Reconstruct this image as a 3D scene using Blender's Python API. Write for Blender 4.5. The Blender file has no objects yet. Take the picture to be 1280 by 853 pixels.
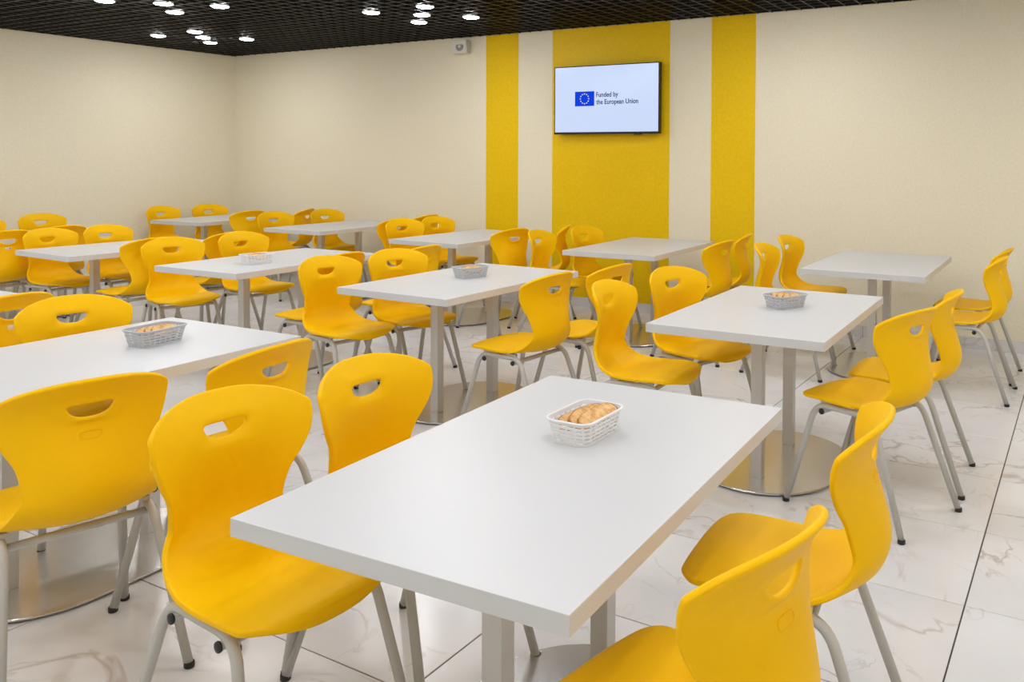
import bpy, bmesh, math, random
import numpy as np
from mathutils import Vector, Matrix
random.seed(7)
SC=bpy.context.scene
C=SC.collection
# ---------------------------------------------------------------- camera
CAM_H=1.4090
CAM_R=[0.866603, 0.498967, 0.005531]
CAM_U=[-0.014407, 0.01394, 0.999799]
CAM_F=[-0.498789, 0.866509, -0.019269]
FOCAL=1066.794; PPX=749.03; PPY=216.02

cd=bpy.data.cameras.new('camera'); cam=bpy.data.objects.new('camera',cd); C.objects.link(cam)
cam.matrix_world=Matrix(((CAM_R[0],CAM_U[0],-CAM_F[0],0),(CAM_R[1],CAM_U[1],-CAM_F[1],0),(CAM_R[2],CAM_U[2],-CAM_F[2],CAM_H),(0,0,0,1)))
cd.sensor_fit='HORIZONTAL'; cd.sensor_width=36; cd.lens=FOCAL*36/1280
cd.shift_x=(640-PPX)/1280; cd.shift_y=-(426.5-PPY)/1280
cd.clip_start=.05; cd.clip_end=60
SC.camera=cam
# ---------------------------------------------------------------- light and exposure
w=bpy.data.worlds.new('world'); SC.world=w; w.use_nodes=True
w.node_tree.nodes['Background'].inputs[0].default_value=(.9,.93,1,1); w.node_tree.nodes['Background'].inputs[1].default_value=.0
SC.view_settings.view_transform='Standard'; SC.view_settings.look='None'; SC.view_settings.gamma=1; SC.view_settings.use_curve_mapping=False
SC.view_settings.exposure=0.0
LAMP_STRENGTH=82.0          # emission of every ceiling downlight lens
LAMP_COLOR=(.985,.985,1.0,1)
# room numbers
XL,XR,YB,YF,HC=-9.113,1.75,6.854,-2.6,2.606
# ---- chair shell surface (local: +y forward, z up, origin between the feet) ----
PROF = [(.485,.413),(.490,.432),(.474,.452),(.440,.460),(.37,.458),(.28,.447),(.19,.438),(.12,.443),(.063,.472),(.034,.52),(.036,.575),
        (.056,.63),(.072,.685),(.076,.735),(.059,.785),(.026,.832)]
def _catmull(P, n):
    P=[np.array(q,float) for q in P]; P=[2*P[0]-P[1]]+P+[2*P[-1]-P[-2]]; out=[]
    for i in range(1,len(P)-2):
        for k in range(n):
            t=k/n; a,b,c_,d=P[i-1],P[i],P[i+1],P[i+2]
            out.append(.5*(2*b+(c_-a)*t+(2*a-5*b+4*c_-d)*t*t+(3*b-a-3*c_+d)*t**3))
    out.append(P[-2]); return np.array(out)
_PC=_catmull(PROF,12); _PS=np.r_[0,np.cumsum(np.linalg.norm(np.diff(_PC,axis=0),axis=1))]; PLEN=_PS[-1]
# arc length stations -> half width, forward lift of the edges
_KEYS=[0,3,4,5,6,7,8,9,10,11,12,13,14,15]
_HW  =[.184,.206,.213,.213,.203,.186,.169,.154,.146,.160,.194,.214,.210,.186]
_LIFT=[-.012,-.012,-.007,.001,.013,.034,.052,.058,.056,.054,.056,.056,.048,.034]
_KS=[_PS[k*12] for k in _KEYS]
def _smooth(x,X,Y):
    # monotone-ish cubic (catmull) interpolation on non uniform keys
    x=min(max(x,X[0]),X[-1]); i=min(max(int(np.searchsorted(X,x)-1),0),len(X)-2)
    def m(j):
        if j==0: return (Y[1]-Y[0])/(X[1]-X[0])
        if j==len(X)-1: return (Y[-1]-Y[-2])/(X[-1]-X[-2])
        return (Y[j+1]-Y[j-1])/(X[j+1]-X[j-1])
    h=X[i+1]-X[i]; t=(x-X[i])/h
    return (2*t**3-3*t**2+1)*Y[i]+(t**3-2*t**2+t)*h*m(i)+(-2*t**3+3*t**2)*Y[i+1]+(t**3-t**2)*h*m(i+1)
def shell_point(s,t,off=0.0):
    s=min(max(s,0),PLEN)
    y=np.interp(s,_PS,_PC[:,0]); z=np.interp(s,_PS,_PC[:,1])
    e=.006; y1,z1=np.interp(min(s+e,PLEN),_PS,_PC[:,0]),np.interp(min(s+e,PLEN),_PS,_PC[:,1]); y0,z0=np.interp(max(s-e,0),_PS,_PC[:,0]),np.interp(max(s-e,0),_PS,_PC[:,1])
    l=math.hypot(y1-y0,z1-z0); ty,tz=(y1-y0)/l,(z1-z0)/l
    ny,nz=tz,-ty                       # points to the sitter (up on the seat, forward on the back)
    w=_smooth(s,_KS,_HW); lift=_smooth(s,_KS,_LIFT)*abs(t)**2.2+off
    return (t*w*(1-.03*abs(t)**3), y+ny*lift-.255, z+nz*lift)
def end_s(v,t):
    a=abs(t)
    s0=.088*(1-max(0,1-a**2.4)**.6); s1=PLEN-.085*a**2.6
    return s0+(s1-s0)*v
HOLE_S=float(np.interp(.748,_PC[112:,1],_PS[112:]))
# ---- end shell surface ----

# ---------------------------------------------------------------- materials
def mat(name,col,rough=.5,metal=0.0,spec=.5,emit=None,estr=0.0,coat=0.0):
    m=bpy.data.materials.new(name); m.use_nodes=True; b=m.node_tree.nodes['Principled BSDF']
    b.inputs['Base Color'].default_value=(*col,1); b.inputs['Roughness'].default_value=rough; b.inputs['Metallic'].default_value=metal
    b.inputs['Specular IOR Level'].default_value=spec
    if coat: b.inputs['Coat Weight'].default_value=coat
    if emit: b.inputs['Emission Color'].default_value=(*emit,1); b.inputs['Emission Strength'].default_value=estr
    return m
def nodes(m): return m.node_tree.nodes, m.node_tree.links, m.node_tree.nodes['Principled BSDF']
def add_bump(m,scale,strength,dist=.001,detail=2,coord='Object',stretch=None):
    N,L,b=nodes(m); tc=N.new('ShaderNodeTexCoord'); n=N.new('ShaderNodeTexNoise'); bp=N.new('ShaderNodeBump')
    n.inputs['Scale'].default_value=scale; n.inputs['Detail'].default_value=detail; bp.inputs['Strength'].default_value=strength; bp.inputs['Distance'].default_value=dist
    if stretch:
        mp=N.new('ShaderNodeMapping'); mp.inputs['Scale'].default_value=stretch; L.new(tc.outputs[coord],mp.inputs[0]); L.new(mp.outputs[0],n.inputs['Vector'])
    else: L.new(tc.outputs[coord],n.inputs['Vector'])
    L.new(n.outputs['Fac'],bp.inputs['Height']); L.new(bp.outputs[0],b.inputs['Normal'])
    return n
def vary(m,c1,c2,scale,detail=4,stretch=None):
    N,L,b=nodes(m); tc=N.new('ShaderNodeTexCoord'); n=N.new('ShaderNodeTexNoise'); r=N.new('ShaderNodeValToRGB')
    n.inputs['Scale'].default_value=scale; n.inputs['Detail'].default_value=detail
    r.color_ramp.elements[0].position=.35; r.color_ramp.elements[1].position=.65
    r.color_ramp.elements[0].color=(*c1,1); r.color_ramp.elements[1].color=(*c2,1)
    if stretch:
        mp=N.new('ShaderNodeMapping'); mp.inputs['Scale'].default_value=stretch; L.new(tc.outputs['Object'],mp.inputs[0]); L.new(mp.outputs[0],n.inputs['Vector'])
    else: L.new(tc.outputs['Object'],n.inputs['Vector'])
    L.new(n.outputs['Fac'],r.inputs[0]); L.new(r.outputs[0],b.inputs['Base Color'])
M={}
M['yellow']=mat('yellow_plastic',(.93,.525,.0),.5,spec=.14); add_bump(M['yellow'],420,.12,.0006,1)
M['frame']=mat('pale_grey_powder_coat',(.50,.485,.45),.38,spec=.5)
M['black']=mat('black_plastic',(.012,.012,.012),.5)
M['white_top']=mat('white_laminate',(.62,.62,.625),.36,spec=.4); add_bump(M['white_top'],900,.05,.0002,1)
M['steel']=mat('brushed_steel',(.60,.575,.54),.40,metal=.7); add_bump(M['steel'],60,.06,.0005,3,stretch=(14,14,.3))
M['plate']=mat('polished_steel_plate',(.66,.645,.62),.25,metal=.85); add_bump(M['plate'],9,.02,.002,2)
M['wall']=mat('cream_wallpaper',(.74,.655,.475),.62,spec=.3); vary(M['wall'],(.815,.755,.585),(.855,.795,.63),55,6); add_bump(M['wall'],240,.35,.0015,3)
M['stripe']=mat('yellow_wallpaper',(.70,.44,.002),.45,spec=.22); vary(M['stripe'],(.82,.53,.0),(.87,.575,.0),40,5); add_bump(M['stripe'],240,.35,.0015,3)
M['grout']=mat('dark_grout',(.045,.036,.032),.8)
M['grid']=mat('black_grid_ceiling',(.012,.011,.011),.30,spec=.5)
M['plenum']=mat('black_ceiling_void',(.006,.006,.006),.9)
M['lens']=mat('lit_downlight_lens',(.9,.9,.9),.5,emit=LAMP_COLOR[:3],estr=LAMP_STRENGTH)
M['trim']=mat('white_downlight_trim',(.75,.75,.75),.4)
M['tv']=mat('black_gloss_plastic',(.010,.010,.011),.25)
M['screen']=mat('lit_screen',(.02,.02,.02),.15,spec=.3,emit=(.58,.69,.93),estr=1.0)
M['flag']=mat('screen_blue',(.0,.01,.08),.3,spec=.05,emit=(.002,.045,.70),estr=.95)
M['star']=mat('screen_star',(.1,.1,.05),.3,spec=.05,emit=(.85,.82,.42),estr=1.0)
M['text']=mat('screen_text',(.005,.008,.03),.3,spec=.05,emit=(.022,.032,.10),estr=1.0)
M['speaker']=mat('white_speaker_plastic',(.66,.64,.60),.5)
M['grille']=mat('grey_speaker_grille',(.30,.29,.27),.6,metal=.3)
M['basket_white']=mat('white_basket_plastic',(.82,.82,.82),.4)
M['basket_grey']=mat('grey_basket_plastic',(.52,.53,.55),.4)
M['crumb']=mat('bread_crumb',(.80,.52,.22),.8); vary(M['crumb'],(.62,.30,.085),(.84,.56,.26),70,4); add_bump(M['crumb'],220,.6,.002,4)
M['crust']=mat('bread_crust',(.40,.15,.035),.7); vary(M['crust'],(.30,.10,.02),(.50,.20,.05),50,4)
M['sticker']=mat('white_sticker',(.75,.72,.72),.4); M['red']=mat('red_print',(.5,.02,.02),.4)
def marble():
    m=mat('white_marble_tile',(.78,.76,.74),.20,spec=.5); N,L,b=nodes(m)
    tc=N.new('ShaderNodeTexCoord'); oi=N.new('ShaderNodeObjectInfo'); mul=N.new('ShaderNodeMath'); mul.operation='MULTIPLY'; mul.inputs[1].default_value=40
    cmb=N.new('ShaderNodeCombineXYZ'); va=N.new('ShaderNodeVectorMath'); va.operation='ADD'
    L.new(oi.outputs['Random'],mul.inputs[0]); L.new(mul.outputs[0],cmb.inputs[2]); L.new(mul.outputs[0],cmb.inputs[0]); L.new(tc.outputs['Object'],va.inputs[0]); L.new(cmb.outputs[0],va.inputs[1])
    def vein(scale,width,dist,mlo,mhi):
        n=N.new('ShaderNodeTexNoise'); n.inputs['Scale'].default_value=scale; n.inputs['Detail'].default_value=4.5; n.inputs['Roughness'].default_value=.55; n.inputs['Distortion'].default_value=dist
        L.new(va.outputs[0],n.inputs['Vector'])
        s=N.new('ShaderNodeMath'); s.operation='SUBTRACT'; s.inputs[1].default_value=.5; L.new(n.outputs['Fac'],s.inputs[0])
        a=N.new('ShaderNodeMath'); a.operation='ABSOLUTE'; L.new(s.outputs[0],a.inputs[0])
        r=N.new('ShaderNodeMapRange'); r.inputs[1].default_value=0; r.inputs[2].default_value=width; r.inputs[3].default_value=1; r.inputs[4].default_value=0; L.new(a.outputs[0],r.inputs[0])
        k=N.new('ShaderNodeTexNoise'); k.inputs['Scale'].default_value=scale*1.1; k.inputs['Detail'].default_value=2; v2=N.new('ShaderNodeVectorMath'); v2.operation='ADD'; v2.inputs[1].default_value=(9.3,4.1,7.7)
        L.new(va.outputs[0],v2.inputs[0]); L.new(v2.outputs[0],k.inputs['Vector'])
        r2=N.new('ShaderNodeMapRange'); r2.inputs[1].default_value=mlo; r2.inputs[2].default_value=mhi; L.new(k.outputs['Fac'],r2.inputs[0])
        q=N.new('ShaderNodeMath'); q.operation='MULTIPLY'; L.new(r.outputs[0],q.inputs[0]); L.new(r2.outputs[0],q.inputs[1]); return q
    v1=vein(1.5,.016,1.0,.47,.62); v2=vein(3.4,.016,.8,.50,.66)
    cl=N.new('ShaderNodeTexNoise'); cl.inputs['Scale'].default_value=2.2; cl.inputs['Detail'].default_value=5; L.new(va.outputs[0],cl.inputs['Vector'])
    rp=N.new('ShaderNodeValToRGB'); rp.color_ramp.elements[0].position=.3; rp.color_ramp.elements[1].position=.7; rp.color_ramp.elements[0].color=(.68,.675,.68,1); rp.color_ramp.elements[1].color=(.76,.757,.765,1); L.new(cl.outputs['Fac'],rp.inputs[0])
    m1=N.new('ShaderNodeMix'); m1.data_type='RGBA'; m1.inputs['B'].default_value=(.36,.27,.22,1)
    f1=N.new('ShaderNodeMath'); f1.operation='MULTIPLY'; f1.inputs[1].default_value=.62; L.new(v1.outputs[0],f1.inputs[0]); L.new(f1.outputs[0],m1.inputs['Factor']); L.new(rp.outputs[0],m1.inputs['A'])
    m2=N.new('ShaderNodeMix'); m2.data_type='RGBA'; m2.inputs['B'].default_value=(.42,.36,.33,1)
    f2=N.new('ShaderNodeMath'); f2.operation='MULTIPLY'; f2.inputs[1].default_value=.38; L.new(v2.outputs[0],f2.inputs[0]); L.new(f2.outputs[0],m2.inputs['Factor']); L.new(m1.outputs['Result'],m2.inputs['A'])
    L.new(m2.outputs['Result'],b.inputs['Base Color']); return m
M['marble']=marble()

# ---------------------------------------------------------------- mesh helpers
def mesh(name,V,F,m,smooth=False):
    me=bpy.data.meshes.new(name); me.from_pydata([tuple(map(float,v)) for v in V],[],F); me.update()
    bm=bmesh.new(); bm.from_mesh(me); bmesh.ops.recalc_face_normals(bm,faces=bm.faces); bm.to_mesh(me); bm.free()
    if m: me.materials.append(m)
    for p in me.polygons: p.use_smooth=smooth
    return me
def box(x0,x1,y0,y1,z0,z1):
    return [(x0,y0,z0),(x1,y0,z0),(x1,y1,z0),(x0,y1,z0),(x0,y0,z1),(x1,y0,z1),(x1,y1,z1),(x0,y1,z1)],[(0,3,2,1),(4,5,6,7),(0,1,5,4),(1,2,6,5),(2,3,7,6),(3,0,4,7)]
def bevel_box(name,x0,x1,y0,y1,z0,z1,m,w=.002,seg=2):
    V,F=box(x0,x1,y0,y1,z0,z1); bm=bmesh.new(); vs=[bm.verts.new(v) for v in V]
    for f in F: bm.faces.new([vs[i] for i in f])
    bmesh.ops.bevel(bm,geom=list(bm.edges),offset=w,segments=seg,affect='EDGES',profile=.6)
    me=bpy.data.meshes.new(name); bm.to_mesh(me); bm.free(); me.materials.append(m)
    return me
def sweep(path,r,n=10,cap=True,ry=None):
    P=[Vector(p) for p in path]; V=[];F=[]; up=None
    for i,p in enumerate(P):
        d=((P[min(i+1,len(P)-1)]-P[max(i-1,0)])).normalized()
        if up is None: up=d.orthogonal().normalized()
        up=(up-d*up.dot(d)).normalized(); s=d.cross(up)
        for k in range(n):
            a=2*math.pi*k/n; V.append(p+(up*math.cos(a)+s*math.sin(a))*r)
    for i in range(len(P)-1):
        for k in range(n): F.append((i*n+k,i*n+(k+1)%n,(i+1)*n+(k+1)%n,(i+1)*n+k))
    if cap: F.append(tuple(range(n))[::-1]); F.append(tuple((len(P)-1)*n+k for k in range(n)))
    return V,F
def closed_sweep(path,r,n=6):
    P=[Vector(p) for p in path]; V=[];F=[]; L=len(P)
    nz=Vector((0,0,0))
    for i in range(L): nz+=P[i].cross(P[(i+1)%L])
    nz.normalize()
    for i,p in enumerate(P):
        d=(P[(i+1)%L]-P[i-1]).normalized(); s=d.cross(nz).normalized(); u=s.cross(d)
        for k in range(n):
            a=2*math.pi*k/n; V.append(p+(s*math.cos(a)+u*math.sin(a))*r)
    for i in range(L):
        for k in range(n): F.append((i*n+k,i*n+(k+1)%n,((i+1)%L)*n+(k+1)%n,((i+1)%L)*n+k))
    return V,F
def fillet(pts,rad,seg=6):
    P=[Vector(p) for p in pts]; out=[P[0]]
    for i in range(1,len(P)-1):
        a,b,c_=P[i-1],P[i],P[i+1]; d1=(a-b).normalized(); d2=(c_-b).normalized()
        p0=b+d1*rad; p2=b+d2*rad
        for k in range(seg+1):
            t=k/seg; out.append(p0*(1-t)**2+b*2*t*(1-t)+p2*t*t)
    out.append(P[-1]); return out
def lathe(prof,n=24):
    V=[];F=[]
    for r,z in prof:
        for k in range(n):
            a=2*math.pi*k/n; V.append((r*math.cos(a),r*math.sin(a),z))
    for i in range(len(prof)-1):
        for k in range(n): F.append((i*n+k,i*n+(k+1)%n,(i+1)*n+(k+1)%n,(i+1)*n+k))
    F.append(tuple(range(n))[::-1]); F.append(tuple((len(prof)-1)*n+k for k in range(n)))
    return V,F
def ob(name,me,parent=None,loc=(0,0,0),rot=(0,0,0)):
    o=bpy.data.objects.new(name,me); C.objects.link(o); o.location=loc; o.rotation_euler=rot
    if parent: o.parent=parent
    return o
def thing(name,label,cat,loc=(0,0,0),rz=0,group=None):
    o=ob(name,None,None,loc,(0,0,rz)); o.empty_display_size=.1
    tag(o,label,cat,group); return o
def tag(o,label,cat,group=None):
    o['label']=label; o['category']=cat
    if group: o['group']=group
    return o
def structure(o,label,cat):
    o['kind']='structure'; o['label']=label; o['category']=cat; return o
def shade(me,smooth=True):
    for p in me.polygons: p.use_smooth=smooth
    return me

# ---------------------------------------------------------------- the room
TXX,TYY=1.2114,.6057; TX0,TY0=-.3237,2.8833
flo=ob('floor',mesh('floor_bed',*box(XL,XR,YF,YB,-.06,-.0025),M['grout'])); structure(flo,'white marbled tile floor with thin dark joints','floor')
def tile_mesh(w,h):
    g=.0022; e=.0012
    x,y=w/2-g,h/2-g*.8
    V=[(-x,-y,-.012),(x,-y,-.012),(x,y,-.012),(-x,y,-.012),(-x,-y,-e),(x,-y,-e),(x,y,-e),(-x,y,-e),(-x+e,-y+e,0),(x-e,-y+e,0),(x-e,y-e,0),(-x+e,y-e,0)]
    F=[(0,3,2,1)]+[(i,(i+1)%4,4+(i+1)%4,4+i) for i in range(4)]+[(4+i,4+(i+1)%4,8+(i+1)%4,8+i) for i in range(4)]+[(8,9,10,11)]
    return mesh('tile',V,F,M['marble'])
tcache={}
xs=[TX0+k*TXX for k in range(-8,3)]; ys=[TY0+k*TYY for k in range(-10,8)]
for x in xs:
    a,b=max(x,XL),min(x+TXX,XR)
    if b-a<.02: continue
    for y in ys:
        c0,d0=max(y,YF),min(y+TYY,YB)
        if d0-c0<.02: continue
        key=(round(b-a,3),round(d0-c0,3))
        if key not in tcache: tcache[key]=tile_mesh(b-a,d0-c0)
        ob('tile',tcache[key],flo,((a+b)/2,(c0+d0)/2,0))
T=.15
structure(ob('wall_back',mesh('wall_back',*box(XL-T,XR+T,YB,YB+T,-.06,HC+.25),M['wall'])),'cream textured wallpaper wall behind the wall screen','wall')
structure(ob('wall_left',mesh('wall_left',*box(XL-T,XL,YF-T,YB,-.06,HC+.25),M['wall'])),'cream textured wallpaper wall at the left of the room','wall')
structure(ob('wall_right',mesh('wall_right',*box(XR,XR+T,YF-T,YB,-.06,HC+.25),M['wall'])),'cream wall closing the room at the right, out of view','wall')
structure(ob('wall_front',mesh('wall_front',*box(XL,XR,YF-T,YF,-.06,HC+.25),M['wall'])),'cream wall behind the camera, out of view','wall')
for i,(a,b,l) in enumerate([(-5.257,-4.862,'narrow yellow wallpaper stripe left of the screen'),(-4.465,-3.230,'wide yellow wallpaper panel behind the screen'),(-2.836,-2.440,'narrow yellow wallpaper stripe right of the screen')]):
    structure(ob('trim_%d'%(i+1),mesh('stripe',*box(a,b,YB-.0015,YB,.083,HC),M['stripe'])),l,'wall stripe')
def baseboard(name,axis,a,b,label):
    root=ob(name,mesh(name,*(box(a,b,YB-.010,YB,0,.080) if axis=='x' else box(XL,XL+.010,a,b,0,.080)),M['grout'])); structure(root,label,'baseboard')
    n=math.ceil((b-a)/TYY); st=(TX0 if axis=='x' else TY0)
    k0=math.floor((a-st)/TYY)
    for k in range(k0,k0+n+2):
        p,q=max(st+k*TYY,a),min(st+(k+1)*TYY,b)
        if q-p<.02: continue
        g=.0012
        V,F=(box(p+g,q-g,YB-.013,YB,.001,.083) if axis=='x' else box(XL,XL+.013,p+g,q-g,.001,.083))
        cx=(p+q)/2; off=(cx,YB,0) if axis=='x' else (XL,cx,0)
        V=[(v[0]-off[0],v[1]-off[1],v[2]) for v in V]
        ob('tile',mesh('skirting_tile',V,F,M['marble']),root,off)
baseboard('baseboard_back','x',XL+.013,XR,'low marbled tile baseboard along the back wall')
baseboard('baseboard_left','y',YF,YB,'low marbled tile baseboard along the left wall')
# open cell ceiling
P_=TYY/5; V=[];F=[]
def addb(b_):
    v,f=b_; n=len(V); V.extend(v); F.extend([tuple(i+n for i in q) for q in f])
x=XL+.03
while x<XR: addb(box(x-.004,x+.004,YF,YB,HC,HC+.045)); x+=P_
y=YB-.03
while y>YF: addb(box(XL,XR,y-.004,y+.004,HC+.0005,HC+.0445)); y-=P_
ceil_=ob('ceiling',mesh('ceiling_grid',V,F,M['grid'])); structure(ceil_,'black open-cell grid ceiling','ceiling')
ob('ceiling_void',mesh('ceiling_void',*box(XL,XR,YF,YB,HC+.20,HC+.25),M['plenum']),ceil_)

# ---------------------------------------------------------------- downlights (groups of five, like the five on a die)
lens_me=mesh('lens',*lathe([(.064,.004)]+[(.064*math.cos(a),-.010*math.sin(a)) for a in [k*math.pi/2/7 for k in range(7)]]+[(.004,-.010)],24),M['lens'],True)
trim_me=mesh('trim_ring',*lathe([(.0655,.012),(.073,.012),(.073,-.004),(.0655,-.003)],28),M['trim'])
# the ring is an annulus: drop the two caps
bm=bmesh.new(); bm.from_mesh(trim_me); bmesh.ops.delete(bm,geom=[f for f in bm.faces if len(f.verts)>4],context='FACES'); bm.to_mesh(trim_me); bm.free()
can_me=mesh('lamp_can',*lathe([(.060,.008),(.060,.085),(.045,.10)],20),M['trim'])
NAMEC={(0,0):'in the group of five nearest the room corner',(1,0):'in the group of five above the wall speaker',(2,0):'in the group of five at the top left edge'}
def downlight(x,y,label,group):
    t=thing('downlight',label,'ceiling light',(x,y,HC),0,group)
    ob('lens',lens_me,t,(0,0,-.004)); ob('trim_ring',trim_me,t); ob('lamp_can',can_me,t)
POS={(-1,-1):'near left',(1,-1):'near right',(0,0):'middle',(-1,1):'far left',(1,1):'far right'}
ds=.2948
seen=[((-7.90,5.570),'in the group of five nearest the room corner'),((-4.951,5.560),'in the group of five left of the wall screen'),((-6.411,4.172),'in the group of five cut by the top edge')]
for (cx,cy),lab in seen:
    for (i,j),pn in POS.items():
        if lab.endswith('top edge') and (i,j)==(1,-1): l='round recessed downlight just outside the top edge of the photo'
        else: l='lit round downlight, %s one %s'%(pn,lab)
        downlight(cx+i*ds,cy+j*ds,l,'downlights '+lab)
rest=[]
for r_,yy in enumerate([5.565,4.172,2.78,1.39,0.0,-1.39]):
    for k in range(-3,4):
        xx=(-4.951 if r_%2==0 else -3.461)+k*2.95
        if XL+.5<xx<XR-.4 and not any(abs(xx-a[0])<.2 and abs(yy-a[1])<.2 for a,_ in seen): rest.append((xx,yy))
for cx,cy in rest:
    for (i,j) in POS: downlight(cx+i*ds,cy+j*ds,'round lit recessed downlight in a group of five beyond the frame','downlights beyond the frame')

# ---------------------------------------------------------------- wall screen
tv=thing('wall_television','black framed flat television lit pale blue on the yellow panel','television',(-3.842,YB-.08,1.928))
hw,hh=.549,.316
ob('housing',bevel_box('housing',-hw,hw,0,.045,-hh,hh,M['tv'],.004),tv)
ob('wall_bracket',bevel_box('wall_bracket',-.25,.25,.045,.08,-.18,.18,M['black'],.003),tv)
ob('screen',mesh('screen',*box(-hw+.009,hw-.009,-.0015,.002,-hh+.020,hh-.009),M['screen']),tv)
for a,b,c0,d0,n in [(-hw,hw,hh-.009,hh,'bezel'),(-hw,hw,-hh,-hh+.020,'bezel'),(-hw,-hw+.009,-hh+.020,hh-.009,'bezel'),(hw-.009,hw,-hh+.020,hh-.009,'bezel')]:
    ob(n,bevel_box(n,a,b,-.004,.001,c0,d0,M['tv'],.001,1),tv)
ob('status_light_bar',bevel_box('status_light_bar',.30,.37,-.002,.02,-hh-.008,-hh+.001,M['black'],.001,1),tv)
# emblem on the screen
fx,fz=-.2165,.011
flag=ob('flag_emblem',mesh('flag_emblem',*box(-.1035,.1035,-.0006,0,-.0675,.0675),M['flag']),tv,(fx,-.0022,fz)); flag['label']='blue flag emblem with a ring of twelve stars'
def star_mesh():
    V=[];n=5
    for y in (-.0006,.0):
        for k in range(10):
            a=math.pi/2+k*math.pi/5; r=.0085 if k%2==0 else .0036; V.append((r*math.cos(a),y,r*math.sin(a)))
    F=[tuple(range(10)),tuple(range(10,20))[::-1]]+[(k,(k+1)%10,10+(k+1)%10,10+k) for k in range(10)]
    return mesh('star',V,F,M['star'])
sm=star_mesh()
for k in range(12):
    a=k*math.pi/6; ob('star',sm,flag,(.045*math.sin(a),-.0008,.045*math.cos(a)))
def text_mesh(s,size,width):
    cu=bpy.data.curves.new('t','FONT'); cu.body=s; cu.size=size; cu.extrude=.0004; cu.offset=.0010
    o=bpy.data.objects.new('t',cu); C.objects.link(o); bpy.context.view_layer.update()
    me=bpy.data.meshes.new_from_object(o.evaluated_get(bpy.context.evaluated_depsgraph_get())); bpy.data.objects.remove(o); bpy.data.curves.remove(cu)
    xs_=[v.co.x for v in me.vertices]; k=width/(max(xs_)-min(xs_)); x0=min(xs_)
    for v in me.vertices: v.co=Vector(((v.co.x-x0)*k,-v.co.z,v.co.y))
    me.materials.clear(); me.materials.append(M['text']); return me
t1=ob('caption_line',text_mesh('Funded by',.062,.229),tv,(-.092,-.0025,.024)); t1['label']='dark lettering reading Funded by'
t2=ob('caption_line',text_mesh('the European Union',.062,.432),tv,(-.092,-.0025,-.042)); t2['label']='dark lettering reading the European Union'
# wall speaker
sp=thing('wall_speaker','small white box speaker high on the wall under the black ceiling','speaker',(-5.53,YB,2.505),math.radians(4))
V,F=box(-.095,.095,-.115,-.02,-.066,.066); V=[(v[0]*(1 if v[1]<-.05 else .8),v[1]+(.015 if v[2]<0 else 0),v[2]) for v in V]
me=mesh('housing',V,F,M['speaker']); bm=bmesh.new(); bm.from_mesh(me); bmesh.ops.bevel(bm,geom=list(bm.edges),offset=.006,segments=2,affect='EDGES'); bm.to_mesh(me); bm.free()
ob('housing',me,sp)
g=ob('grille',mesh('grille',*lathe([(.046,.0),(.046,.004),(.040,.006),(.0,.006)],28),M['grille']),sp,(.012,-.106,0),(math.pi/2-.11,0,0))
ob('cone_cap',mesh('cone_cap',*lathe([(.016,0),(.014,.004),(.004,.006)],16),M['speaker']),g,(0,0,.0055))
ob('bracket',bevel_box('bracket',-.03,.03,-.03,0,-.03,.03,M['speaker'],.003),sp)

# ---------------------------------------------------------------- tables
TABLE_AT={
  'A':(-1.079,1.683,0.0477),
  'D':(-1.250,3.805,0.0275),
  'F':(-1.212,5.886,0.0143),
  'C':(-3.063,3.813,-0.0066),
  'E':(-3.036,5.958,0.0383),
  'G':(-4.706,3.844,0.0366),
  'I':(-4.662,5.866,-0.0241),
  'H':(-6.314,3.815,-0.0336),
  'J':(-6.438,6.044,0.0107),
  'K':(-8.256,6.057,0.0920),
  'L':(-4.706,1.626,0.0278),
  'B':(-2.996,1.648,0.0305),
  'M':(-7.95,3.95,0.0),
}

TABLE_LABEL={
'A':'large white table in the foreground holding the white bread basket',
'B':'white table cut by the left edge, holding a grey bread basket',
'C':'white table with a grey basket in the very middle of the room',
'D':'white table at the right with a grey bread basket, behind the foreground table',
'E':'empty white table in front of the wide yellow wall panel',
'F':'empty white table at the far right beside the cream wall',
'G':'white table left of the middle holding a white basket',
'H':'empty white table at the left with two chairs behind its back edge',
'I':'empty white table reaching up to the left narrow yellow stripe',
'J':'empty white table before the cream back wall, second from the room corner',
'K':'small looking white table farthest back, nearest the room corner',
'L':'white table of which only a far corner shows at the left edge',
'M':'white table hidden behind the chair backs at the far left',
}
TW,TL,TH=.7466,1.2166,.71
def rounded_plate(r,hl,z0,z1,n=20):
    pts=[]
    for k in range(n+1): a=math.pi*k/n; pts.append((r*math.cos(a),hl+r*math.sin(a)))
    for k in range(n+1): a=math.pi+math.pi*k/n; pts.append((r*math.cos(a),-hl+r*math.sin(a)))
    L=len(pts); b=.003
    V=[(x,y,z0) for x,y in pts]+[(x,y,z1-b) for x,y in pts]+[(x*(1-b/r),y*(1-b/(r+hl)),z1) for x,y in pts]
    F=[tuple(range(L))[::-1],tuple(range(2*L,3*L))]+[(i,(i+1)%L,L+(i+1)%L,L+i) for i in range(L)]+[(L+i,L+(i+1)%L,2*L+(i+1)%L,2*L+i) for i in range(L)]
    return V,F
top_me=bevel_box('table_top',-TW/2,TW/2,-TL/2,TL/2,TH-.036,TH,M['white_top'],.0016,2)
post_me=bevel_box('post',-.025,.025,-.025,.025,.014,TH-.042,M['steel'],.0025,2)
plate_me=mesh('base_plate',*rounded_plate(.302,.13,.008,.015),M['plate'])
skirt_me=mesh('base_pad',*rounded_plate(.292,.13,.004,.008),M['black'])
glide_me=mesh('glide',*lathe([(.017,0),(.020,.002),(.018,.006)],14),M['black'])
mount_me=bevel_box('mounting_plate',-.09,.09,-.33,.33,TH-.042,TH-.036,M['frame'],.001,1)
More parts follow.
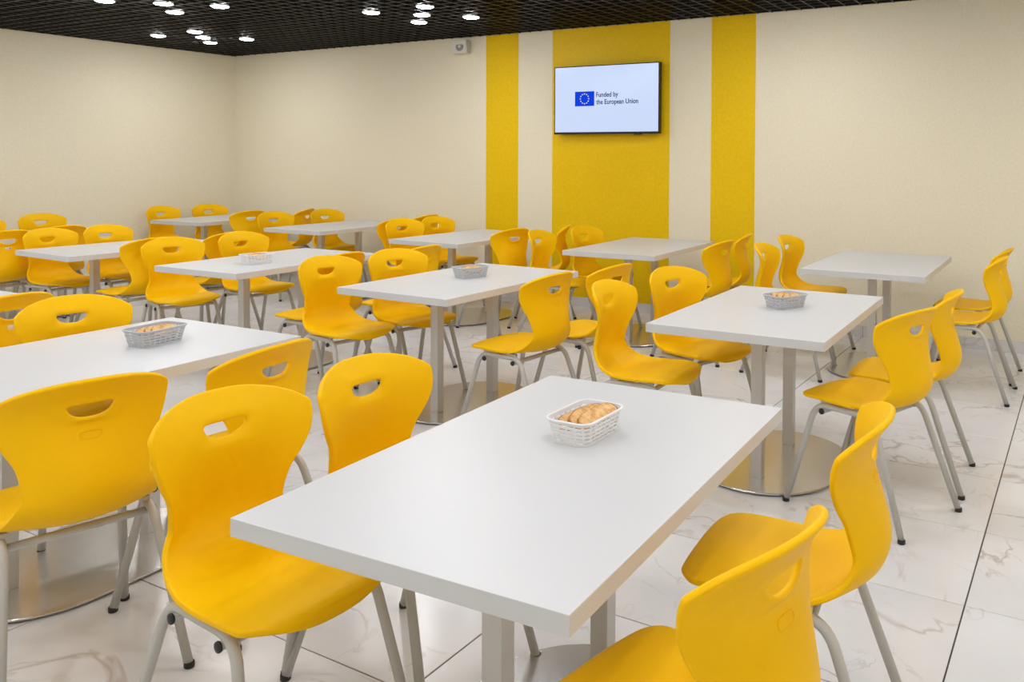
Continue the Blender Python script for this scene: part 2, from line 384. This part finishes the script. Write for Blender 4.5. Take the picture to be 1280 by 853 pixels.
for n,(x,y,th) in TABLE_AT.items():
    t=thing('dining_table',TABLE_LABEL[n],'table',(x,y,0),th,'white dining tables')
    o=ob('table_top',top_me,t)
    if n=='B': o.scale.x=1.04
    for s in (-1,1): ob('post',post_me,t,(0,s*.245,0))
    ob('mounting_plate',mount_me,t)
    bp=ob('base_plate',plate_me,t); ob('base_pad',skirt_me,bp)
    for k in range(8):
        a=math.pi/8+k*math.pi/4; ob('glide',glide_me,bp,(.255*math.cos(a),(.13 if math.sin(a)>0 else -.13)+.255*math.sin(a),0))

# ---------------------------------------------------------------- chairs
def make_shell():
    Tn=[-1,-.965,-.90,-.78,-.60,-.40,-.335,-.245,-.12,0,.12,.245,.335,.40,.60,.78,.90,.965,1]; jc=9
    hs=HOLE_S
    rows=[0,.018,.045,.09,.15,.21,.27,.33,.375,.415,.455,.495,.54,.585]
    rows=[r for r in rows if r<hs-.085]+[hs-.070,hs-.046,hs-.035,hs-.021,hs,hs+.016,hs+.029,hs+.040]
    rest=PLEN-(hs+.040); rows+=[hs+.040+rest*.45,hs+.040+rest*.82,PLEN]
    nr,nc=len(rows),len(Tn); ib=rows.index(hs)
    V=[]
    for i,s0 in enumerate(rows):
        for j,t in enumerate(Tn):
            s=end_s(s0/PLEN,t); tt=t; off=0
            di,dj=i-ib,abs(j-jc)
            sg=1 if j>jc else -1
            if di==-1:
                if dj==0: s=hs-.0235; off=-.013
                if dj==1: s=hs-.021; off=-.0125; tt=sg*.115
                if dj==2: s=hs-.010; off=-.009; tt=sg*.205
            elif di==0 and dj==2: tt=sg*.25; s=hs+.003; off=-.007
            elif di==1 and dj<=2:
                s=hs+.0145; off=-.003; tt=sg*(.255 if dj==2 else .12) if dj else 0
            elif di==1 and dj==3: tt=sg*.345; s=hs+.016
            elif di==0 and dj==3: tt=sg*.33; off=-.001
            elif di==-1 and dj==3: tt=sg*.285; s=hs-.019; off=-.0005
            elif di==-2 and dj==3: tt=sg*.27
            V.append(shell_point(s,tt,off))
    F=[]
    for i in range(nr-1):
        for j in range(nc-1):
            if ib-1<=i<ib+1 and jc-2<=j<jc+2: continue
            F.append((i*nc+j,i*nc+j+1,(i+1)*nc+j+1,(i+1)*nc+j))
    # drop the unused centre vertices of the hole
    used=sorted({k for f in F for k in f}); mp={k:i for i,k in enumerate(used)}
    me=bpy.data.meshes.new('seat_shell_base'); me.from_pydata([V[k] for k in used],[],[tuple(mp[k] for k in f) for f in F]); me.update()
    me.materials.append(M['yellow'])
    o=bpy.data.objects.new('tmp',me); C.objects.link(o)
    so=o.modifiers.new('s','SOLIDIFY'); so.thickness=.0145; so.offset=0
    sb=o.modifiers.new('b','SUBSURF'); sb.levels=2; sb.render_levels=2
    bpy.context.view_layer.update()
    out=bpy.data.meshes.new_from_object(o.evaluated_get(bpy.context.evaluated_depsgraph_get())); out.name='seat_shell'
    bpy.data.objects.remove(o); bpy.data.meshes.remove(me)
    return shade(out)
shell_me=make_shell()
AZ=.419; TR=.0125
def arch(sx):
    fx=lambda z: sx*(.2185-(.2185-.176)*(z/AZ))
    pts=[(fx(.010),-.255,.010),(fx(AZ),-.112,AZ),(fx(AZ),.145,AZ),(fx(.010),.255,.010)]
    return mesh('side_frame',*sweep(fillet(pts,.062,8),TR,12),M['frame'],True)
arch_me={s:arch(s) for s in (-1,1)}
def footcap():
    return mesh('foot_cap',*lathe([(.0125,0),(.0142,.002),(.0142,.014),(.0130,.016)],14),M['black'],False)
foot_me=footcap()
cross_me=mesh('cross_tube',*sweep([(-.190,0,0),(.190,0,0)],.0105,12),M['frame'],True)
ecap_me=mesh('end_cap',*lathe([(.0115,0),(.0122,.002),(.0115,.0065),(.006,.0085)],14),M['black'],True)
pad_me=bevel_box('seat_mount',-.010,.010,-.022,.022,0,.014,M['frame'],.003,2)
# moulded oval imprint under the hand hole, on the back face
def imprint():
    P=[]
    for k in range(28):
        a=2*math.pi*k/28; ca,sa=math.cos(a),math.sin(a)
        u=.026*abs(ca)**.55*(1 if ca>0 else -1); v=.0105*abs(sa)**.55*(1 if sa>0 else -1)
        s=HOLE_S-.070+v; w=.2
        P.append(shell_point(s,u/w,-.0078))
    return mesh('moulded_imprint',*closed_sweep(P,.0021,6),M['yellow'],True)
imp_me=imprint()
def sticker_meshes():
    V=[];F=[]
    for i in range(2):
        for j in range(4): V.append(shell_point(HOLE_S-.062+.018*i-.004,(-.022+.044*j/3)/.2,-.0090))
    F=[(j,j+1,5+j,4+j) for j in range(3)]
    V+= [shell_point(HOLE_S-.062+.018*i-.004,(-.022+.044*j/3)/.2,-.0072) for i in range(2) for j in range(4)]
    F+=[(8+j,12+j,13+j,9+j) for j in range(3)]+[(0,8,9,1),(1,9,10,2),(2,10,11,3),(4,5,13,12),(5,6,14,13),(6,7,15,14),(0,4,12,8),(3,11,15,7)]
    a=mesh('sticker',V,F,M['sticker'])
    s0,s1=HOLE_S-.062,HOLE_S-.054
    W=[shell_point(s,t/.2,o) for o in (-.0096,-.0088) for s,t in ((s0,.006),(s0,.018),(s1,.018),(s1,.006))]
    b=mesh('sticker_print',W,[(0,1,2,3),(7,6,5,4),(0,4,5,1),(1,5,6,2),(2,6,7,3),(3,7,4,0)],M['red'])
    return a,b
stick_me,stickp_me=sticker_meshes()
CY1,CY2,CZ=-.075,.108,AZ-TR-.0095
PARTS=[('side_frame',arch_me[s],(0,0,0),(0,0,0),[('foot_cap',foot_me,(s*.2185,y,0),(0,0,0)) for y in (-.256,.256)]) for s in (-1,1)]
PARTS+=[('cross_tube',cross_me,(0,y,CZ),(0,0,0),[('end_cap',ecap_me,(s*.189,0,0),(0,s*math.pi/2,0)) for s in (-1,1)]) for y in (CY1,CY2)]
CHAIR_AT={
  'A1':(-1.627,1.315,-1.6615),
  'A2':(-1.588,1.754,-1.6085),
  'A3':(-0.593,1.331,1.4010),
  'A4':(-0.606,1.977,1.6729),
  'D1':(-1.743,3.439,-1.5127),
  'D2':(-1.710,3.983,-1.9013),
  'D3':(-0.750,3.521,1.2408),
  'D4':(-0.702,3.994,1.5881),
  'F1':(-1.714,5.513,-1.5280),
  'F2':(-1.757,6.147,-1.6358),
  'F3':(-0.642,5.555,1.5448),
  'F4':(-0.651,6.066,1.5221),
  'E1':(-3.536,5.528,-1.4521),
  'E2':(-3.441,6.010,-1.6947),
  'E3':(-2.385,5.574,1.4853),
  'E4':(-2.438,6.117,1.7989),
  'I1':(-5.216,5.763,-1.7747),
  'I2':(-5.178,6.191,-1.6678),
  'I3':(-4.170,5.612,1.3741),
  'I4':(-3.971,5.963,2.0643),
  'C1':(-3.584,3.402,-1.7039),
  'C2':(-3.512,3.853,-1.8293),
  'C3':(-2.486,3.574,1.4976),
  'C4':(-2.390,4.049,1.4793),
  'G1':(-5.317,3.575,-1.8507),
  'G2':(-5.282,4.145,-1.6306),
  'G3':(-4.022,3.635,1.5957),
  'G4':(-3.891,4.195,1.5858),
  'H1':(-6.753,3.570,-1.5041),
  'H2':(-6.730,4.001,-1.4998),
  'H3':(-5.799,3.583,1.5400),
  'H4':(-5.752,4.171,1.5468),
  'M2':(-8.520,4.384,-1.6815),
  'M1':(-8.421,3.819,-1.5880),
  'M3':(-7.220,3.340,1.5200),
  'M4':(-7.330,3.800,1.5500),
  'K1':(-8.689,5.743,-1.5122),
  'K2':(-8.627,6.239,-1.7491),
  'K3':(-7.707,5.872,1.4529),
  'K4':(-7.430,6.281,1.9552),
  'J1':(-6.952,5.795,-1.6676),
  'J2':(-6.859,6.376,-1.6818),
  'J3':(-5.713,5.876,1.5978),
  'J4':(-5.786,6.386,1.5783),
  'B2':(-3.372,1.871,-1.8004),
  'B3':(-2.425,1.297,1.3367),
  'B4':(-2.354,1.754,1.6758),
  'L4':(-4.024,1.815,1.6653),
}

CHAIR_LABEL={
'A1':'large yellow chair in the foreground at the near left corner of the foreground table',
'A2':'yellow chair on the left side of the foreground table, half hidden by its top',
'A3':'yellow chair cut by the bottom edge, seen from behind, right of the foreground table',
'A4':'yellow chair in profile at the far right side of the foreground table',
'D1':'yellow chair in near profile left of the basket table at right, closest to the foreground',
'D2':'yellow chair behind the left corner of the basket table at right, hand hole showing floor',
'D3':'yellow chair with its back turned, on the right side of the basket table at right',
'D4':'yellow chair seen edge-on, right behind the one with its back turned at right',
'F1':'yellow chair with only its back showing, left of the far right table, before the wall',
'F2':'slender looking yellow chair in profile with its seat under the far right table',
'F3':'yellow chair in profile at the right edge, nearer one by the far right table',
'F4':'yellow chair mostly hidden behind another at the right edge, touching the cream wall',
'E1':'narrow looking yellow chair back between two turned backs, below the left narrow stripe',
'E2':'yellow chair in front of the wide yellow wall panel, left of the empty table',
'E3':'yellow chair turned away at right of the table before the yellow panel, nearer one',
'E4':'yellow chair turned away in front of the right narrow yellow stripe',
'I1':'yellow chair at the near left corner of the table left of the narrow yellow stripe',
'I2':'yellow chair at the far left side of the table left of the narrow yellow stripe',
'I3':'yellow chair seen from behind below the left narrow yellow stripe',
'I4':'yellow chair turned away, a pointed sliver before the left edge of the wide yellow panel',
'C1':'yellow chair at the near left corner of the middle table, nearest of its left pair',
'C2':'yellow chair on the left side of the middle table, farther one of the pair',
'C3':'yellow chair with its back turned at the near right of the middle table',
'C4':'yellow chair turned away behind the profile chair, at the far right of the middle table',
'G1':'yellow chair at the near left corner of the table with the small white basket',
'G2':'yellow chair just behind the white basket on the table left of middle',
'G3':'yellow chair turned away, mostly hidden behind the near left chair of the middle table',
'G4':'yellow chair turned away, mostly hidden behind the second left chair of the middle table',
'H1':'yellow chair at the left behind the empty table, its hand hole showing another chair',
'H2':'yellow chair at the left behind the empty table, its hand hole showing pale wall',
'H3':'darker looking yellow chair in profile, turned away at the near right of the left table',
'H4':'yellow chair turned away, nearly hidden behind the chair with the white basket in front',
'M1':'yellow chair of which only a rounded corner shows at the left edge, by the wall',
'M2':'yellow chair facing the room in front of the left wall, near the left edge',
'M3':'yellow chair with a small white sticker, turned away, at the left edge near the wall',
'M4':'yellow chair turned away, hidden behind the left table chair except its top edge',
'K1':'yellow chair at the table nearest the corner, left one of the two facing us',
'K2':'yellow chair at the table nearest the corner, right one of the two facing us',
'K3':'yellow chair turned away, nearest the camera on the right side of the corner table',
'K4':'yellow chair turned away between the two facing chairs before the back wall',
'J1':'yellow chair facing us at the near left corner of the table second from the corner',
'J2':'yellow chair facing us before the bare back wall, behind the table second from the corner',
'J3':'yellow chair turned away, a dark crescent at the end of the second corner table',
'J4':'yellow chair turned away, only its top edge showing left of the narrow stripe',
'B2':'yellow chair facing us behind the grey basket table at the left edge',
'B3':'large yellow chair with its back turned in the left foreground',
'B4':'yellow chair back rising between foreground chairs, at the left basket table corner',
'L4':'yellow chair with a small sticker, turned away, at the left edge above the basket table',
}
for n,(x,y,th) in CHAIR_AT.items():
    t=thing('cafeteria_chair',CHAIR_LABEL[n],'chair',(x,y,0),th,'yellow cafeteria chairs')
    sh=ob('seat_shell',shell_me,t); ob('moulded_imprint',imp_me,sh)
    for nm,me,loc,rot_,subs in PARTS:
        o=ob(nm,me,t,loc,rot_)
        for sn,sme,sl,sr in subs: ob(sn,sme,o,sl,sr)
    for s in (-1,1):
        for y_ in (-.06,.10): ob('seat_mount',pad_me,t,(s*.170,y_,AZ+.006))
    if n in ('M3','L4'):
        st=ob('sticker',stick_me,sh); st['label']='small white sticker with a red mark'; ob('sticker_print',stickp_me,st)

# ---------------------------------------------------------------- bread baskets
def rrect(w,l,r,n):
    # evenly spaced points round a rounded rectangle
    P=[]
    for cx,cy,a0 in ((w/2-r,l/2-r,0),(-w/2+r,l/2-r,90),(-w/2+r,-l/2+r,180),(w/2-r,-l/2+r,270)):
        for k in range(13):
            a=math.radians(a0+90*k/12); P.append((cx+r*math.cos(a),cy+r*math.sin(a)))
    P.append(P[0]); P=np.array(P); S=np.r_[0,np.cumsum(np.linalg.norm(np.diff(P,axis=0),axis=1))]
    q=np.linspace(0,S[-1],n+1)[:-1]; return np.c_[np.interp(q,S,P[:,0]),np.interp(q,S,P[:,1])]
def basket_meshes(m):
    n=96; H=.062; zs=[.0,.007]
    for k in range(5): zs+=[zs[-1]+.0034,zs[-1]+.0100]
    zs[-1]=H-.004; zs=sorted(zs)
    V=[];F=[]
    for z in zs:
        k=z/H; P=rrect(.100+.024*k,.165+.030*k,.022+.006*k,n); V+=[(p[0],p[1],z) for p in P]
    for i in range(len(zs)-1):
        for j in range(n):
            slot=(i%2==1) and (j%4!=0) and i<len(zs)-1
            if slot: continue
            F.append((i*n+j,i*n+(j+1)%n,(i+1)*n+(j+1)%n,(i+1)*n+j))
    me=bpy.data.meshes.new('basket_wall_b'); me.from_pydata(V,[],F); me.materials.append(m)
    o=bpy.data.objects.new('tmp',me); C.objects.link(o); so=o.modifiers.new('s','SOLIDIFY'); so.thickness=.002; so.offset=-1 
    bpy.context.view_layer.update(); wall=bpy.data.meshes.new_from_object(o.evaluated_get(bpy.context.evaluated_depsgraph_get())); wall.name='basket_wall'; bpy.data.objects.remove(o)
    P=rrect(.0995,.1645,.022,48); L=len(P)
    fl=mesh('basket_floor',[(p[0],p[1],.001) for p in P]+[(p[0],p[1],.004) for p in P],[tuple(range(L))[::-1],tuple(range(L,2*L))]+[(i,(i+1)%L,L+(i+1)%L,L+i) for i in range(L)],m)
    R=rrect(.126,.197,.029,60); rim=mesh('rim',*closed_sweep([(p[0],p[1],H-.003) for p in R],.0032,8),m,True)
    return wall,fl,rim
BM={'basket_white':basket_meshes(M['basket_white']),'basket_grey':basket_meshes(M['basket_grey'])}
def slice_mesh(L,Hh,th,seed):
    rnd=random.Random(seed); P=[]
    for k in range(28):
        a=2*math.pi*k/28; ca,sa=math.cos(a),math.sin(a)
        x=L/2*abs(ca)**.7*(1 if ca>0 else -1)*(1+rnd.uniform(-.03,.03)); z=Hh/2*abs(sa)**(.8 if sa>0 else .5)*(1 if sa>0 else -1)*(1+rnd.uniform(-.05,.05))
        P.append((x,z))
    n=len(P); b=.0025
    def ring(k,y): return [(p[0]*k,y,p[1]*k) for p in P]
    V=ring(.94,-th/2)+ring(.985,-th/2+b)+ring(.985,th/2-b)+ring(.94,th/2)
    F=[tuple(range(n))[::-1],tuple(range(3*n,4*n))]
    for i in range(3): F+=[(i*n+k,i*n+(k+1)%n,(i+1)*n+(k+1)%n,(i+1)*n+k) for k in range(n)]
    crumb=mesh('bread_slice',V,F,M['crumb'])
    V=ring(.97,-th/2+.0005)+ring(1.02,-th/2+b)+ring(1.02,th/2-b)+ring(.97,th/2-.0005); F=[]
    for i in range(3): F+=[(i*n+k,i*n+(k+1)%n,(i+1)*n+(k+1)%n,(i+1)*n+k) for k in range(n)]
    return crumb,mesh('crust',V,F,M['crust'],True)
SL=[slice_mesh(.130,.052,.013,3),slice_mesh(.105,.055,.014,5),slice_mesh(.145,.046,.012,8)]
def basket(x,y,rz,m,label,slices,blabel,bgroup):
    t=thing('bread_basket',label,'basket',(x,y,TH+.0002),rz,'plastic bread baskets')
    wall,fl,rim=BM[m]; ob('basket_wall',wall,t); ob('basket_floor',fl,t); ob('rim',rim,t)
    ca,sa=math.cos(rz),math.sin(rz)
    order={1:[''],2:['left','right'],3:['left','middle','right'],4:['leftmost','second from left','third from left','rightmost']}[len(slices)]
    for k,(lx,ly,lz,r0,r1,r2,kind) in enumerate(sorted(slices)):
        cr,cu=SL[kind]
        o=ob('bread_slice',cr,None,(x+lx*ca-ly*sa,y+lx*sa+ly*ca,TH+lz)); o.rotation_mode='XYZ'
        o.matrix_world=Matrix.Translation(o.location)@Matrix.Rotation(rz,4,'Z')@Matrix.Rotation(r2,4,'Z')@Matrix.Rotation(r1,4,'Y')@Matrix.Rotation(r0,4,'X')
        tag(o,order[k]+' '+blabel,'bread',bgroup); ob('crust',cu,o)
H_=math.pi/2
basket(-1.085,1.823,.0,'basket_white','white slotted plastic basket of bread on the foreground table',
  [(.026,.012,.052,-1.15,-.10,H_-.10,2),(.002,.008,.048,-1.05,-.08,H_-.16,0),(-.020,.000,.042,-1.0,-.06,H_-.20,2)],'golden toasted bread slice in the white basket on the foreground table','bread in the foreground basket')
basket(-2.985,1.905,.10,'basket_grey','grey slotted plastic basket of bread on the table at the left edge',
  [(.006,.016,.046,-1.1,.02,H_+.05,0),(-.018,.010,.043,-1.15,0,H_-.08,2),(.024,.018,.046,-1.0,-.03,H_+.1,1)],'pale crusty bread slice in the grey basket at the left','bread in the left basket')
basket(-3.085,3.880,-.30,'basket_grey','grey slotted plastic basket of bread on the middle table',
  [(.0,.010,.046,-1.1,0,H_+.05,0),(.022,.002,.045,-1.0,0,H_-.05,1)],'pale bread slice in the grey basket on the middle table','bread in the middle basket')
basket(-1.225,3.875,-.42,'basket_grey','grey slotted plastic basket of bread on the table at the right',
  [(.0,.004,.047,-1.1,.05,H_+.1,0),(-.022,-.008,.046,-1.0,0,H_-.1,1),(.024,.016,.049,-1.05,0,H_+.2,2)],'browned bread slice in the grey basket at the right','bread in the right basket')
basket(-4.625,3.640,-.15,'basket_white','white slotted plastic basket on the table left of the middle',
  [(-.010,.0,.045,-1.0,0,H_,1),(.018,.012,.044,-1.0,0,H_+.1,0)],'dark crusted bread slice in the white basket left of the middle','bread in the white basket left of the middle')
